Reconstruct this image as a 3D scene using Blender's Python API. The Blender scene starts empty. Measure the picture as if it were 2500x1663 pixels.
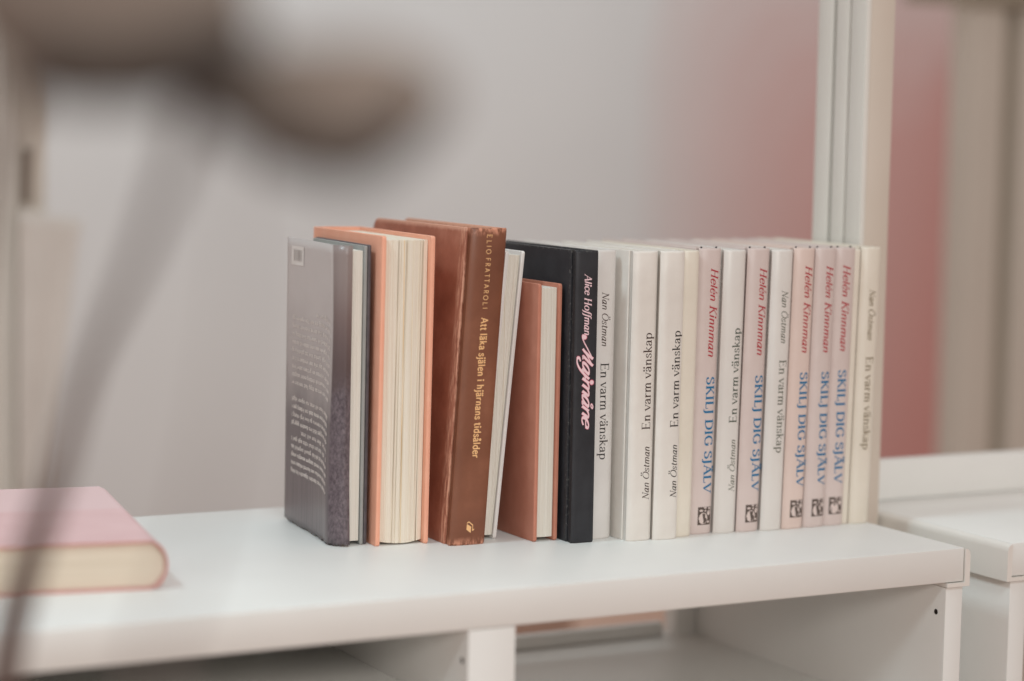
import bpy, bmesh, math, random
from mathutils import Matrix, Vector
S = bpy.context.scene
COL = S.collection
rnd = random.Random(7)

# ------------------------------------------------------------------ camera
cam = bpy.data.cameras.new('camera'); cam_o = bpy.data.objects.new('camera', cam); COL.objects.link(cam_o)
CR = Vector((0.88002722, -0.47454996, 0.01882655)); CU = Vector((0.02724717, 0.09002494, 0.99556672)); CF = Vector((0.474141, 0.87561284, -0.09215453))
CL = Vector((-1.08061446, -1.28559429, 0.29959631))
cam_o.matrix_world = Matrix(((CR.x, CU.x, -CF.x, CL.x), (CR.y, CU.y, -CF.y, CL.y), (CR.z, CU.z, -CF.z, CL.z), (0, 0, 0, 1)))
cam.sensor_width = 36.0; cam.lens = 79.2; cam.clip_start = 0.05; cam.clip_end = 50
cam.dof.use_dof = True; cam.dof.focus_distance = 1.655; cam.dof.aperture_fstop = 2.0
S.camera = cam_o

# ------------------------------------------------------------------ light
W = bpy.data.worlds.new('World'); S.world = W; W.use_nodes = True
bg = W.node_tree.nodes['Background']; bg.inputs[0].default_value = (1.0, 0.81, 0.73, 1); bg.inputs[1].default_value = 0.39
def area(name, loc, target, size, power, color, spread):
    l = bpy.data.lights.new(name, 'AREA'); l.shape = 'DISK'; l.size = size; l.energy = power; l.color = color; l.spread = math.radians(spread)
    o = bpy.data.objects.new(name, l); COL.objects.link(o); o.location = loc
    o.rotation_euler = (Vector(target) - Vector(loc)).to_track_quat('-Z', 'Y').to_euler()
area('ceiling_lamp', (-1.75, 0.05, 2.1), (-0.42, 0.10, 0.05), 0.45, 1.75, (0.70, 0.92, 1.0), 60)
area('ceiling_lamp', (-0.55, -0.3, 2.6), (-0.70, -0.05, 0.0), 0.8, 0.16, (0.58, 0.90, 1.0), 44)
area('room_lamp', (-0.75, -2.5, 0.92), (-0.40, 0.12, -0.05), 0.45, 4.4, (1.0, 0.93, 0.87), 90)
area('ceiling_lamp', (-0.65, -1.65, 1.95), (-0.38, 0.08, 0.05), 0.5, 2.2, (0.80, 0.95, 1.0), 80)  # unseen fill, added for cool light on the fronts but not the recesses
area('ceiling_lamp', (0.8, 1.8, 2.5), (1.2, 4.0, 0.2), 1.0, 37, (0.86, 0.98, 1.0), 180)  # unseen fill, added to brighten the far wall
S.view_settings.view_transform = 'Standard'; S.view_settings.look = 'None'
S.view_settings.exposure = 0.22; S.view_settings.gamma = 1.0; S.view_settings.use_curve_mapping = False

# ------------------------------------------------------------------ materials
def lin(r, g, b):
    f = lambda c: (c/255/12.92) if c/255 <= 0.04045 else ((c/255+0.055)/1.055)**2.4
    return (f(r), f(g), f(b), 1)
class NT:
    def __init__(s, name):
        s.m = bpy.data.materials.new(name); s.m.use_nodes = True
        s.t = s.m.node_tree; s.n = s.t.nodes; s.b = s.n['Principled BSDF']
        s.co = None
    def add(s, typ, **kw):
        x = s.n.new(typ)
        for k, v in kw.items(): setattr(x, k, v)
        return x
    def link(s, a, b): s.t.links.new(a, b)
    def obj(s):
        if not s.co: s.co = s.add('ShaderNodeTexCoord')
        return s.co.outputs['Object']
    def mapped(s, scale):
        mp = s.add('ShaderNodeMapping'); mp.inputs['Scale'].default_value = scale
        s.link(s.obj(), mp.inputs['Vector']); return mp.outputs[0]
    def noise(s, scale, detail=4, vec=None, rough=0.55):
        x = s.add('ShaderNodeTexNoise'); x.inputs['Scale'].default_value = scale; x.inputs['Detail'].default_value = detail
        x.inputs['Roughness'].default_value = rough
        s.link(vec or s.obj(), x.inputs['Vector']); return x.outputs['Fac']
    def ramp(s, fac, stops):
        x = s.add('ShaderNodeValToRGB'); e = x.color_ramp.elements
        while len(e) < len(stops): e.new(0.5)
        for i, (p, c) in enumerate(stops): e[i].position = p; e[i].color = c
        s.link(fac, x.inputs[0]); return x.outputs[0]
    def mix(s, fac, a, b, mode='MIX'):
        x = s.add('ShaderNodeMix', data_type='RGBA', blend_type=mode)
        for sock, v in ((x.inputs[0], fac), (x.inputs[6], a), (x.inputs[7], b)):
            if hasattr(v, 'is_output'): s.link(v, sock)
            else: sock.default_value = v
        return x.outputs[2]
    def math(s, op, a, b=0.0):
        x = s.add('ShaderNodeMath', operation=op)
        for i, v in enumerate((a, b)):
            if hasattr(v, 'is_output'): s.link(v, x.inputs[i])
            else: x.inputs[i].default_value = v
        return x.outputs[0]
    def maprange(s, v, a, b, c=0.0, d=1.0):
        x = s.add('ShaderNodeMapRange', interpolation_type='SMOOTHSTEP'); s.link(v, x.inputs[0])
        for i, q in enumerate((a, b, c, d)): x.inputs[i+1].default_value = q
        return x.outputs[0]
    def xyz(s):
        x = s.add('ShaderNodeSeparateXYZ'); s.link(s.obj(), x.inputs[0]); return x.outputs
    def col(s, c):
        if hasattr(c, 'is_output'): s.link(c, s.b.inputs['Base Color'])
        else: s.b.inputs['Base Color'].default_value = c
    def rough(s, r, spec=0.4):
        if hasattr(r, 'is_output'): s.link(r, s.b.inputs['Roughness'])
        else: s.b.inputs['Roughness'].default_value = r
        s.b.inputs['Specular IOR Level'].default_value = spec
    def bump(s, h, strength, dist=0.001):
        x = s.add('ShaderNodeBump'); x.inputs['Strength'].default_value = strength; x.inputs['Distance'].default_value = dist
        s.link(h, x.inputs['Height']); s.link(x.outputs[0], s.b.inputs['Normal'])

def mottled(name, c1, c2, scale=40, rough=0.5, spec=0.4, bump=0.0, bscale=900):
    t = NT(name); t.col(t.ramp(t.noise(scale, 5), [(0.3, c1), (0.7, c2)])); t.rough(rough, spec)
    if bump: t.bump(t.noise(bscale, 3), bump, 0.0004)
    return t.m
M = {}
M['board'] = mottled('white_melamine', lin(229, 230, 227), lin(234, 235, 232), 9, 0.42, 0.4, 0.03, 700)
M['cap'] = mottled('white_plastic', lin(230, 228, 222), lin(235, 233, 228), 20, 0.35)
M['upright'] = mottled('cream_upright', lin(222, 221, 214), lin(228, 227, 221), 8, 0.4)
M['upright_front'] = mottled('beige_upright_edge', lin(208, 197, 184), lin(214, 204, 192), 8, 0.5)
M['groove'] = mottled('grey_groove', lin(150, 150, 142), lin(162, 160, 152), 20, 0.6)
M['hole'] = mottled('dark_hole', lin(28, 20, 16), lin(34, 26, 20), 300, 0.8)
M['wall'] = mottled('grey_plaster', lin(219, 222, 224), lin(225, 228, 229), 1.3, 0.85, 0.2, 0.1, 120)
M['floor'] = mottled('warm_floor', lin(176, 142, 124), lin(196, 164, 146), 4, 0.6)
M['white_cover'] = mottled('white_laminated_cover', lin(220, 217, 213), lin(227, 224, 220), 30, 0.38, 0.5, 0.05, 400)
M['white_cover_yellowed'] = mottled('yellowed_white_cover', lin(222, 215, 200), lin(232, 225, 212), 22, 0.42, 0.5, 0.05, 400)
M['pink_cover'] = mottled('pale_pink_cover', lin(214, 198, 192), lin(220, 205, 199), 26, 0.42, 0.5, 0.05, 400)
for q, (dr, dg, db) in enumerate(((0, 0, 0), (2, -1, -6), (-4, -4, -3), (3, 2, 0))):
    M['white_cover%d' % q] = mottled('white_laminated_cover', lin(218+dr, 214+dg, 209+db), lin(227+dr, 224+dg, 219+db), 14+9*q, 0.36+0.03*q, 0.5, 0.06, 300)
for q, (dr, dg, db) in enumerate(((0, 0, 0), (4, 0, -3), (-4, -3, -2))):
    M['pink_cover%d' % q] = mottled('pale_pink_cover', lin(213+dr, 197+dg, 191+db), lin(221+dr, 206+dg, 200+db), 14+9*q, 0.40+0.03*q, 0.5, 0.06, 300)
M['terra'] = mottled('terracotta_cloth', lin(188, 124, 103), lin(198, 135, 114), 60, 0.7, 0.25, 0.25, 1800)
M['terra_edge'] = mottled('pale_terracotta', lin(214, 152, 128), lin(224, 166, 144), 60, 0.6, 0.3)
M['orange'] = mottled('orange_cloth', lin(238, 170, 142), lin(242, 180, 153), 50, 0.65, 0.3, 0.25, 1800)
M['grey_board'] = mottled('grey_board', lin(146, 150, 148), lin(158, 160, 158), 50, 0.6)
M['dark_jacket'] = mottled('dark_jacket_side', lin(70, 66, 70), lin(92, 86, 90), 160, 0.45, 0.5, 0.1, 600)
M['headband'] = mottled('black_headband', lin(24, 24, 28), lin(34, 32, 36), 500, 0.7)
M['pink_sheet'] = mottled('pink_panel', lin(208, 140, 133), lin(212, 147, 140), 2, 0.8, 0.2)
M['pale_pink_sheet'] = mottled('pale_pink_panel', lin(208, 198, 196), lin(212, 203, 200), 2, 0.8, 0.2)
M['rose_sheet'] = mottled('rose_panel', lin(208, 172, 168), lin(211, 177, 173), 2, 0.8, 0.2)
M['olive_frame'] = mottled('olive_cream_frame', lin(208, 203, 193), lin(214, 209, 199), 3, 0.6, 0.3)
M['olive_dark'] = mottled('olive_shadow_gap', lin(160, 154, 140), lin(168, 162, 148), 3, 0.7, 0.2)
M['brown_box'] = mottled('orange_brown_card', lin(178, 148, 132), lin(186, 158, 142), 6, 0.8)
M['cloth_white'] = mottled('white_cloth', lin(218, 216, 211), lin(225, 223, 218), 14, 0.85, 0.2, 0.2, 300)
M['dark_metal'] = mottled('dark_bracket', lin(124, 114, 104), lin(136, 126, 116), 20, 0.5)
M['lobe'] = mottled('olive_tan', lin(118, 107, 99), lin(138, 126, 117), 25, 0.7, 0.25, 0.3, 120)
M['lobe_rim'] = mottled('dark_brown_rim', lin(46, 40, 38), lin(62, 54, 48), 40, 0.6, 0.3)  # dark brown for the foot and for the lobes' painted underside shade
M['stem'] = mottled('grey_brown_stem', lin(116, 105, 102), lin(130, 119, 115), 30, 0.7, 0.2)

def pages(name, base, dark, streak):
    t = NT(name)
    f = t.noise(1.0, 3, t.mapped((3400, 60, 5.0)), 0.75)
    f2 = t.noise(1.0, 2, t.mapped((420, 20, 1.2)), 0.5)
    c = t.ramp(f, [(0.36, dark), (0.58, base)])
    c = t.mix(t.maprange(f2, 0.62, 0.72), c, streak)
    t.col(c); t.rough(0.9, 0.15); t.bump(f, 0.35, 0.0003)
    return t.m
M['pages_white'] = pages('white_page_edges', lin(232, 228, 219), lin(218, 212, 201), lin(220, 211, 195))
M['pages_cream'] = pages('cream_page_edges', lin(238, 231, 217), lin(224, 212, 193), lin(236, 208, 164))
t = NT('tan_page_edges'); f = t.noise(1.0, 3, t.mapped((6, 20, 1800)), 0.6)
t.col(t.ramp(f, [(0.35, lin(212, 200, 180)), (0.6, lin(226, 215, 198))])); t.rough(0.9, 0.15); M['pages_flat'] = t.m

# worn brown leatherette
t = NT('worn_brown_cover')
n = t.noise(35, 6); n2 = t.noise(260, 5, None, 0.7)
c = t.ramp(n, [(0.3, lin(146, 88, 68)), (0.55, lin(166, 104, 82)), (0.75, lin(180, 120, 98))])
xx = t.xyz()
hinge = t.math('MULTIPLY', t.maprange(xx[1], 0.012, 0.0245, 1, 0), t.maprange(xx[1], 0.004, 0.0095, 0, 1))
wn = t.noise(1.0, 5, t.mapped((300, 420, 55)), 0.7)
c = t.mix(t.math('MULTIPLY', hinge, t.maprange(wn, 0.45, 0.62)), c, lin(212, 156, 130))
c = t.mix(t.maprange(n2, 0.62, 0.75, 0, 0.5), c, lin(206, 146, 120))
top = t.maprange(t.math('ADD', xx[2], t.math('MULTIPLY', n2, 0.004)), 0.2285, 0.2318)
c = t.mix(t.math('MULTIPLY', top, 0.7), c, lin(222, 172, 148))
t.col(c); t.rough(0.55, 0.4); t.bump(n2, 0.3, 0.0006); M['brown_cover'] = t.m
t = NT('brown_spine'); n = t.noise(22, 6); n2 = t.noise(300, 5, None, 0.7); xx = t.xyz()
c = t.ramp(n, [(0.3, lin(112, 67, 47)), (0.55, lin(129, 79, 56)), (0.74, lin(150, 97, 71))])
edge = t.math('ADD', t.maprange(xx[2], 0.0, 0.007, 1, 0), t.maprange(xx[2], 0.2235, 0.2290, 0, 1))
wn = t.noise(1.0, 5, t.mapped((220, 220, 90)), 0.7)
c = t.mix(t.math('MULTIPLY', edge, t.maprange(wn, 0.42, 0.6)), c, lin(214, 150, 122))
c = t.mix(t.maprange(n2, 0.66, 0.76, 0, 0.35), c, lin(186, 132, 100))
t.col(c); t.rough(t.maprange(n, 0.3, 0.7, 0.38, 0.55), 0.45); t.bump(n2, 0.15, 0.0005); M['brown_spine'] = t.m
# scuffed black
t = NT('scuffed_black_cover'); n = t.noise(60, 5); n2 = t.noise(420, 5, None, 0.75); xx = t.xyz()
c = t.ramp(n, [(0.3, lin(38, 39, 43)), (0.7, lin(50, 51, 55))])
e = t.math('MULTIPLY', t.maprange(xx[1], 0.002, 0.006, 0, 1), t.maprange(xx[1], 0.010, 0.0135, 1, 0))
c = t.mix(t.math('MULTIPLY', e, t.maprange(n2, 0.54, 0.68, 0, 0.8)), c, lin(112, 110, 106))
top = t.maprange(xx[2], 0.2128, 0.2152)
c = t.mix(t.math('MULTIPLY', top, t.maprange(n2, 0.5, 0.66, 0, 0.8)), c, lin(120, 118, 114))
c = t.mix(t.maprange(n2, 0.7, 0.78, 0, 0.5), c, lin(84, 84, 84))
t.col(c); t.rough(0.5, 0.35); t.bump(n2, 0.2, 0.0004); M['black_cover'] = t.m
# printed dust jacket: pale grey above, dark furry print below
t = NT('grey_dust_jacket'); xx = t.xyz()
wob = t.noise(30, 4)
h = t.math('ADD', xx[2], t.math('MULTIPLY', t.math('SUBTRACT', wob, 0.5), 0.05))
base = t.ramp(t.maprange(h, 0.0, 0.2), [(0.0, lin(122, 112, 114)), (0.35, lin(116, 108, 110)), (0.62, lin(172, 163, 161)), (1.0, lin(204, 197, 194))])
st = t.noise(1.0, 4, t.mapped((200, 420, 14)), 0.65)
base = t.mix(t.math('MULTIPLY', t.maprange(st, 0.4, 0.65), t.maprange(xx[2], 0.02, 0.13, 0.5, 0)), base, lin(84, 80, 82))
fur = t.ramp(t.noise(1.0, 6, t.mapped((420, 420, 260)), 0.75), [(0.36, lin(76, 67, 72)), (0.5, lin(100, 90, 95)), (0.66, lin(126, 115, 119))])
upper = t.ramp(t.maprange(xx[2], 0.12, 0.21), [(0.0, lin(92, 78, 78)), (0.5, lin(120, 104, 102)), (1.0, lin(146, 134, 131))])
strip = t.mix(t.maprange(h, 0.108, 0.130), fur, upper)
t.col(t.mix(t.maprange(xx[1], 0.0045, 0.0075, 1, 0), base, strip)); t.rough(0.33, 0.5); t.bump(wob, 0.1, 0.002); M['jacket'] = t.m
# pink cloth cover with a paler band along the head
t = NT('pink_cover_lying'); xx = t.xyz(); n = t.noise(30, 4)
c = t.ramp(n, [(0.3, lin(222, 184, 185)), (0.7, lin(228, 193, 194))])
t.col(t.mix(t.maprange(xx[1], 0.128, 0.132), c, lin(228, 198, 199))); t.rough(0.5, 0.4); M['pink_flat'] = t.m
M['pink_edge'] = mottled('rust_cover_edge', lin(198, 138, 126), lin(208, 152, 140), 60, 0.6)
def ink(name, c, spec=0.3): return mottled(name, c, c, 10, 0.5, spec)
M['ink_black'] = ink('black_ink', lin(44, 40, 38)); M['ink_brown'] = ink('brown_black_ink', lin(66, 48, 42))
M['ink_green'] = ink('dark_green_ink', lin(40, 62, 44)); M['ink_greygreen'] = ink('grey_green_ink', lin(92, 96, 82))
M['ink_olive'] = ink('olive_ink', lin(116, 98, 64)); M['ink_grey'] = ink('grey_ink', lin(112, 108, 100))
M['ink_red'] = ink('red_ink', lin(178, 44, 56)); M['ink_blue'] = ink('blue_ink', lin(0, 112, 160))
M['ink_pink'] = ink('pale_pink_ink', lin(240, 208, 214)); M['ink_magenta'] = ink('pink_outline_ink', lin(200, 96, 120))
M['foil'] = ink('pale_gold_foil', lin(240, 190, 134), 0.5); M['ink_white'] = ink('pale_ink', lin(232, 224, 218))
M['ink_bar'] = ink('faded_bars', lin(200, 194, 190)); M['ink_logo'] = ink('brown_grey_ink', lin(92, 80, 74))
M['label_white'] = mottled('barcode_label', lin(228, 224, 219), lin(233, 229, 224), 40, 0.5)

# ------------------------------------------------------------------ mesh helpers
def mesh(name, verts, faces, mat, parent=None, smooth=False, k=0.0):
    me = bpy.data.meshes.new(name)
    me.from_pydata([(x + k*z, y, z) for x, y, z in verts], [], faces)
    bm = bmesh.new(); bm.from_mesh(me); bmesh.ops.recalc_face_normals(bm, faces=bm.faces); bm.to_mesh(me); bm.free()
    return finish(name, me, mat, parent, smooth)
def finish(name, me, mat, parent, smooth):
    if mat: me.materials.append(M[mat] if isinstance(mat, str) else mat)
    if smooth:
        for p in me.polygons: p.use_smooth = True
        try: me.set_sharp_from_angle(angle=math.radians(38))
        except Exception: pass
    o = bpy.data.objects.new(name, me); COL.objects.link(o)
    if parent: o.parent = parent
    return o
def box(name, a, b, mat, parent=None, bev=0.0005, k=0.0, segs=2):
    bm = bmesh.new(); bmesh.ops.create_cube(bm, size=1.0)
    for v in bm.verts:
        v.co = Vector([(a[i]+b[i])/2 + v.co[i]*(b[i]-a[i]) for i in range(3)])
    if bev: bmesh.ops.bevel(bm, geom=bm.edges[:], offset=bev, segments=segs, affect='EDGES', profile=0.5)
    for v in bm.verts: v.co.x += k*v.co.z
    me = bpy.data.meshes.new(name); bm.to_mesh(me); bm.free()
    return finish(name, me, mat, parent, True)
def slab(name, x0, x1, y0, y1, z0, z1, radii, mat, parent, bev=0.0005, k=0.0):
    """board in the YZ plane; radii = corner rounding (front-bottom, back-bottom, back-top, front-top)"""
    pts = []
    cs = [(y0, z0, 1, 1, 180), (y1, z0, -1, 1, 270), (y1, z1, -1, -1, 0), (y0, z1, 1, -1, 90)]
    for (cy, cz, sy, sz, a0), r in zip(cs, radii):
        if r <= 0: pts.append((cy, cz)); continue
        for i in range(7):
            a = math.radians(a0 + 90*i/6); pts.append((cy + sy*r + r*math.cos(a), cz + sz*r + r*math.sin(a)))
    bm = bmesh.new()
    v0 = [bm.verts.new((x0, y, z)) for y, z in pts]; f = bm.faces.new(v0)
    r = bmesh.ops.extrude_face_region(bm, geom=[f]); vs = [e for e in r['geom'] if isinstance(e, bmesh.types.BMVert)]
    for v in vs: v.co.x = x1
    bmesh.ops.recalc_face_normals(bm, faces=bm.faces)
    if bev:
        es = [e for e in bm.edges if abs(e.verts[0].co.x - e.verts[1].co.x) < 1e-9]
        bmesh.ops.bevel(bm, geom=es, offset=bev, segments=2, affect='EDGES', profile=0.5)
    for v in bm.verts: v.co.x += k*v.co.z
    me = bpy.data.meshes.new(name); bm.to_mesh(me); bm.free()
    return finish(name, me, mat, parent, True)
def ring_extrude(name, prof_fn, zs, mat, parent, k=0.0, smooth=True, n=None):
    """prof_fn(z) -> closed list of (x, y); stacked over zs; capped by splitting the ring into outer/inner halves"""
    V, Fc = [], []
    for z in zs:
        p = prof_fn(z); n = len(p); V += [(x, y, z) for x, y in p]
    for j in range(len(zs)-1):
        for i in range(n):
            a, b = j*n+i, j*n+(i+1) % n; Fc.append((a, b, b+n, a+n))
    h = n//2
    for base in (0, (len(zs)-1)*n):
        for i in range(h-1): Fc.append((base+i, base+i+1, base+n-2-i, base+n-1-i))
    return mesh(name, V, Fc, mat, parent, smooth, k)
def empty(name, loc, yaw=0.0):
    o = bpy.data.objects.new(name, None); COL.objects.link(o); o.location = loc; o.rotation_euler = (0, 0, math.radians(yaw))
    o.empty_display_size = 0.02
    return o
def tag(o, label, cat, group=None):
    o['label'] = label; o['category'] = cat
    if group: o['group'] = group
    return o

# ------------------------------------------------------------------ pen-drawn lettering
def arc(cx, cy, rx, ry, a0, a1, n=14):
    return [(cx + rx*math.cos(math.radians(a0+(a1-a0)*i/n)), cy + ry*math.sin(math.radians(a0+(a1-a0)*i/n))) for i in range(n+1)]
def cat_rom(p, n=6):
    if len(p) < 3: return p
    q = [p[0]] + list(p) + [p[-1]]; out = []
    for i in range(1, len(q)-2):
        a, b, c, d = q[i-1:i+3]
        for j in range(n):
            s = j/n; s2 = s*s; s3 = s2*s
            out.append(tuple(0.5*((2*b[m]) + (-a[m]+c[m])*s + (2*a[m]-5*b[m]+4*c[m]-d[m])*s2 + (-a[m]+3*b[m]-3*c[m]+d[m])*s3) for m in (0, 1)))
    out.append(p[-1]); return out
def L(*p, w=None): return ('L', list(p), w)
def C(*p, w=None): return ('C', list(p), w)
def A_(*a, w=None): return ('L', arc(*a), w)
def sf(x, y, r=0.11): return ('S', [(x-r, y), (x+r, y)], None)       # serif tick
def fl(x, y): return ('S', [(x-0.12, y-0.05), (x, y)], None)          # flag serif
def dot(x, y): return ('D', [(x, y)], None)
X = 0.64
arch = lambda x, w=.34: C((x, .42), (x+.1, .58), (x+w*.62, X), (x+w*.95, .56), (x+w, .42), (x+w, 0))
G = {
 'n': ([L((.12, X), (.12, 0)), arch(.12), sf(.12, 0), sf(.46, 0), fl(.12, X)], .60),
 'm': ([L((.12, X), (.12, 0)), arch(.12, .32), arch(.44, .32), sf(.12, 0), sf(.44, 0), sf(.76, 0), fl(.12, X)], .90),
 'h': ([L((.12, 1), (.12, 0)), arch(.12), sf(.12, 0), sf(.46, 0), fl(.12, 1)], .60),
 'a': ([C((.08, .48), (.14, .6), (.26, X), (.37, .57), (.4, .42), (.4, .1), (.44, .02), (.52, .05)), C((.4, .38), (.22, .33), (.07, .2), (.1, .04), (.22, -.01), (.33, .06), (.4, .16))], .54),
 'ai': ([C((.44, .5), (.3, X), (.14, .52), (.07, .25), (.12, .03), (.24, .02), (.36, .18), (.44, .4)), C((.46, X), (.43, .3), (.42, .08), (.47, .0), (.56, .07))], .58),
 'e': ([L((.07, .36), (.45, .36), w=.5), C((.45, .36), (.42, .56), (.27, X), (.11, .53), (.06, .3), (.13, .07), (.29, 0), (.46, .13))], .51),
 'v': ([L((.03, X), (.25, 0)), L((.25, 0), (.47, X), w=.4), sf(.04, X, .1), sf(.46, X, .1)], .50),
 'r': ([L((.12, X), (.12, 0)), C((.12, .4), (.2, .56), (.32, .63), (.4, .58)), sf(.12, 0), fl(.12, X)], .43),
 's': ([C((.37, .48), (.33, .6), (.22, X), (.1, .56), (.11, .43), (.25, .33), (.37, .22), (.34, .05), (.2, 0), (.09, .04), (.06, .18), w=.9)], .44),
 'k': ([L((.12, 1), (.12, 0)), L((.12, .26), (.44, X), w=.4), L((.22, .38), (.5, 0)), sf(.12, 0), sf(.5, 0), sf(.42, X, .09), fl(.12, 1)], .56),
 'p': ([L((.12, X), (.12, -.32)), C((.12, .46), (.24, .61), (.36, .62), (.49, .48), (.51, .3), (.46, .1), (.33, 0), (.2, .02), (.12, .12)), sf(.12, -.32), fl(.12, X)], .58),
 'd': ([L((.47, 1), (.47, 0)), C((.47, .46), (.36, .61), (.24, .62), (.1, .48), (.07, .3), (.12, .1), (.26, 0), (.38, .03), (.47, .14)), fl(.47, 1)], .60),
 'l': ([L((.12, 1), (.12, 0)), sf(.12, 0), fl(.12, 1)], .27),
 'i': ([L((.12, X), (.12, 0)), sf(.12, 0), fl(.12, X), dot(.12, .88)], .27),
 'j': ([C((.16, X), (.16, .3), (.16, -.1), (.1, -.28), (-.04, -.3)), fl(.16, X), dot(.16, .88)], .29),
 't': ([C((.17, .84), (.17, .4), (.17, .12), (.24, 0), (.36, .07)), L((.02, X), (.34, X), w=.7)], .38),
 'o': ([A_(.3, .32, .24, .32, 90, 450)], .60),
 'c': ([C((.42, .5), (.34, .63), (.2, .62), (.08, .45), (.07, .25), (.16, .03), (.3, 0), (.44, .13))], .47),
 'f': ([C((.44, .92), (.36, 1.0), (.25, .95), (.2, .75), (.16, .1), (.1, -.22), (-.02, -.3)), L((.04, X), (.36, X), w=.6)], .36),
 'u': ([C((.12, X), (.12, .2), (.2, .01), (.34, .04), (.46, .22)), L((.46, X), (.46, 0)), fl(.12, X)], .60),
 'g': ([C((.46, .5), (.32, X), (.14, .54), (.1, .3), (.2, .06), (.36, .06), (.46, .24)), C((.46, X), (.46, .0), (.4, -.26), (.22, -.32), (.08, -.22))], .58),
 'E': ([L((.16, 1), (.16, 0)), L((.04, 1), (.6, 1), w=1), L((.04, 0), (.64, 0), w=1), L((.16, .52), (.5, .52), w=1), ('S', [(.6, 1), (.6, .8)], None), ('S', [(.64, 0), (.64, .22)], None), ('S', [(.5, .42), (.5, .62)], None)], .72),
 'F': ([L((.12, 1), (.12, 0)), L((.12, 1), (.52, 1)), L((.12, .52), (.46, .52))], .58),
 'L': ([L((.16, 1), (.16, 0)), L((.06, 0), (.58, 0), w=1), sf(.16, 1, .12), ('S', [(.58, 0), (.58, .24)], None)], .62),
 'I': ([L((.16, 1), (.16, 0)), sf(.16, 0, .14), sf(.16, 1, .14)], .33),
 'O': ([A_(.44, .5, .38, .5, 90, 450, 22)], .88),
 'S': ([C((.48, .78), (.44, .94), (.28, 1.0), (.12, .9), (.1, .7), (.28, .55), (.46, .42), (.52, .22), (.42, .04), (.26, 0), (.12, .06), (.07, .24), w=.95), ('S', [(.48, .96), (.48, .74)], None), ('S', [(.07, .04), (.07, .26)], None)], .60),
 'K': ([L((.16, 1), (.16, 0)), L((.16, .42), (.62, 1), w=.35), L((.3, .58), (.68, 0)), sf(.16, 0, .13), sf(.16, 1, .13), sf(.6, 1, .11), sf(.68, 0, .11)], .76),
 'J': ([C((.18, 1), (.18, .3), (.18, -.05), (.08, -.24), (-.06, -.22)), sf(.18, 1, .14)], .36),
 'D': ([L((.16, 1), (.16, 0)), C((.16, 1), (.4, .99), (.66, .82), (.74, .5), (.66, .18), (.4, .01), (.16, 0)), sf(.1, 0, .08), sf(.1, 1, .08)], .82),
 'G': ([C((.7, .78), (.6, .95), (.42, 1.0), (.2, .88), (.08, .5), (.2, .12), (.42, 0), (.6, .04), (.7, .12)), L((.7, .42), (.7, .1)), sf(.68, .42, .12), ('S', [(.7, .98), (.7, .74)], None)], .82),
 'V': ([L((.04, 1), (.36, 0)), L((.36, 0), (.68, 1), w=.35), sf(.06, 1, .12), sf(.66, 1, .12)], .72),
 'A': ([L((.36, 1), (.68, 0)), L((.06, 0), (.36, 1), w=.4), L((.17, .34), (.56, .34), w=.9), sf(.06, 0, .1), sf(.68, 0, .12)], .74),
 'N': ([L((.14, 0), (.14, 1), w=.4), L((.12, 1), (.66, 0)), L((.66, 0), (.66, 1), w=.4), sf(.14, 0, .12), sf(.08, 1, .09), sf(.66, 1, .12)], .80),
 'H': ([L((.16, 1), (.16, 0)), L((.66, 1), (.66, 0)), L((.16, .5), (.66, .5), w=.9), sf(.16, 0, .12), sf(.16, 1, .12), sf(.66, 0, .12), sf(.66, 1, .12)], .84),
 'R': ([L((.12, 1), (.12, 0)), C((.12, 1), (.34, 1), (.48, .9), (.5, .74), (.42, .55), (.12, .5)), L((.28, .5), (.54, 0))], .60),
 'T': ([L((.28, 1), (.28, 0)), L((.0, 1), (.56, 1))], .56),
 'B': ([L((.16, 1), (.16, 0)), C((.16, 1), (.4, 1), (.5, .76), (.4, .54), (.16, .52)), C((.16, .52), (.46, .5), (.56, .26), (.44, 0), (.16, 0))], .64),
 'M': ([L((.12, 0), (.16, 1), w=.4), L((.16, 1), (.44, 0)), L((.44, 0), (.74, 1), w=.4), L((.74, 1), (.78, 0)), sf(.12, 0), sf(.78, 0)], .92),
 '.': ([dot(.1, .04)], .22), ',': ([L((.1, .06), (.06, -.12))], .22),
 # brush-script capital with its ball-ended swash
 'Ms': ([C((-.42, .16), (-.44, .02), (-.34, -.06), (-.16, .08), (.08, .5), (.34, .95), w=.55), dot(-.40, .17), C((.34, 1.0), (.34, .6), (.3, .2), (.24, .0)), C((.24, .0), (.45, .5), (.68, .95), w=.4), C((.68, 1.0), (.66, .6), (.6, .2), (.62, .02), (.76, .02))], .86),
 'js': ([C((.14, X), (.1, .2), (.0, -.26), (-.18, -.5), (-.42, -.5), (-.5, -.32), (-.4, -.2)), C((-.05, -.1), (.1, .1), (.26, .3), w=.4), dot(.2, .9)], .28),
}
DIA = {'ä': ('a', '"'), 'å': ('a', 'o'), 'é': ('e', "'"), 'ö': ('o', '"'), 'Ö': ('O', '"'), 'Ä': ('A', '"')}
def letter(ch, st):
    d = None
    if ch in DIA: ch, d = DIA[ch]
    key = ch
    if st.get('alt') and ch + 'i' in G and ch == 'a': key = 'ai'
    if st.get('script') and ch + 's' in G: key = ch + 's'
    s, adv = G[key]; s = list(s)
    top = 1.22 if ch.isupper() else .88; cx = adv/2 - .02
    if d == '"': s += [dot(cx-.13, top), dot(cx+.13, top)]
    if d == 'o': s += [A_(cx+.02, top+.06, .1, .1, 0, 360, 10, w=.5)]
    if d == "'": s += [L((cx-.04, top-.08), (cx+.1, top+.14), w=.8)]
    return s, adv
ROMAN = dict(thick=.135, thin=.048, serif=True, sp=.05)
ROMANB = dict(thick=.23, thin=.085, serif=True, sp=.06)
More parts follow.
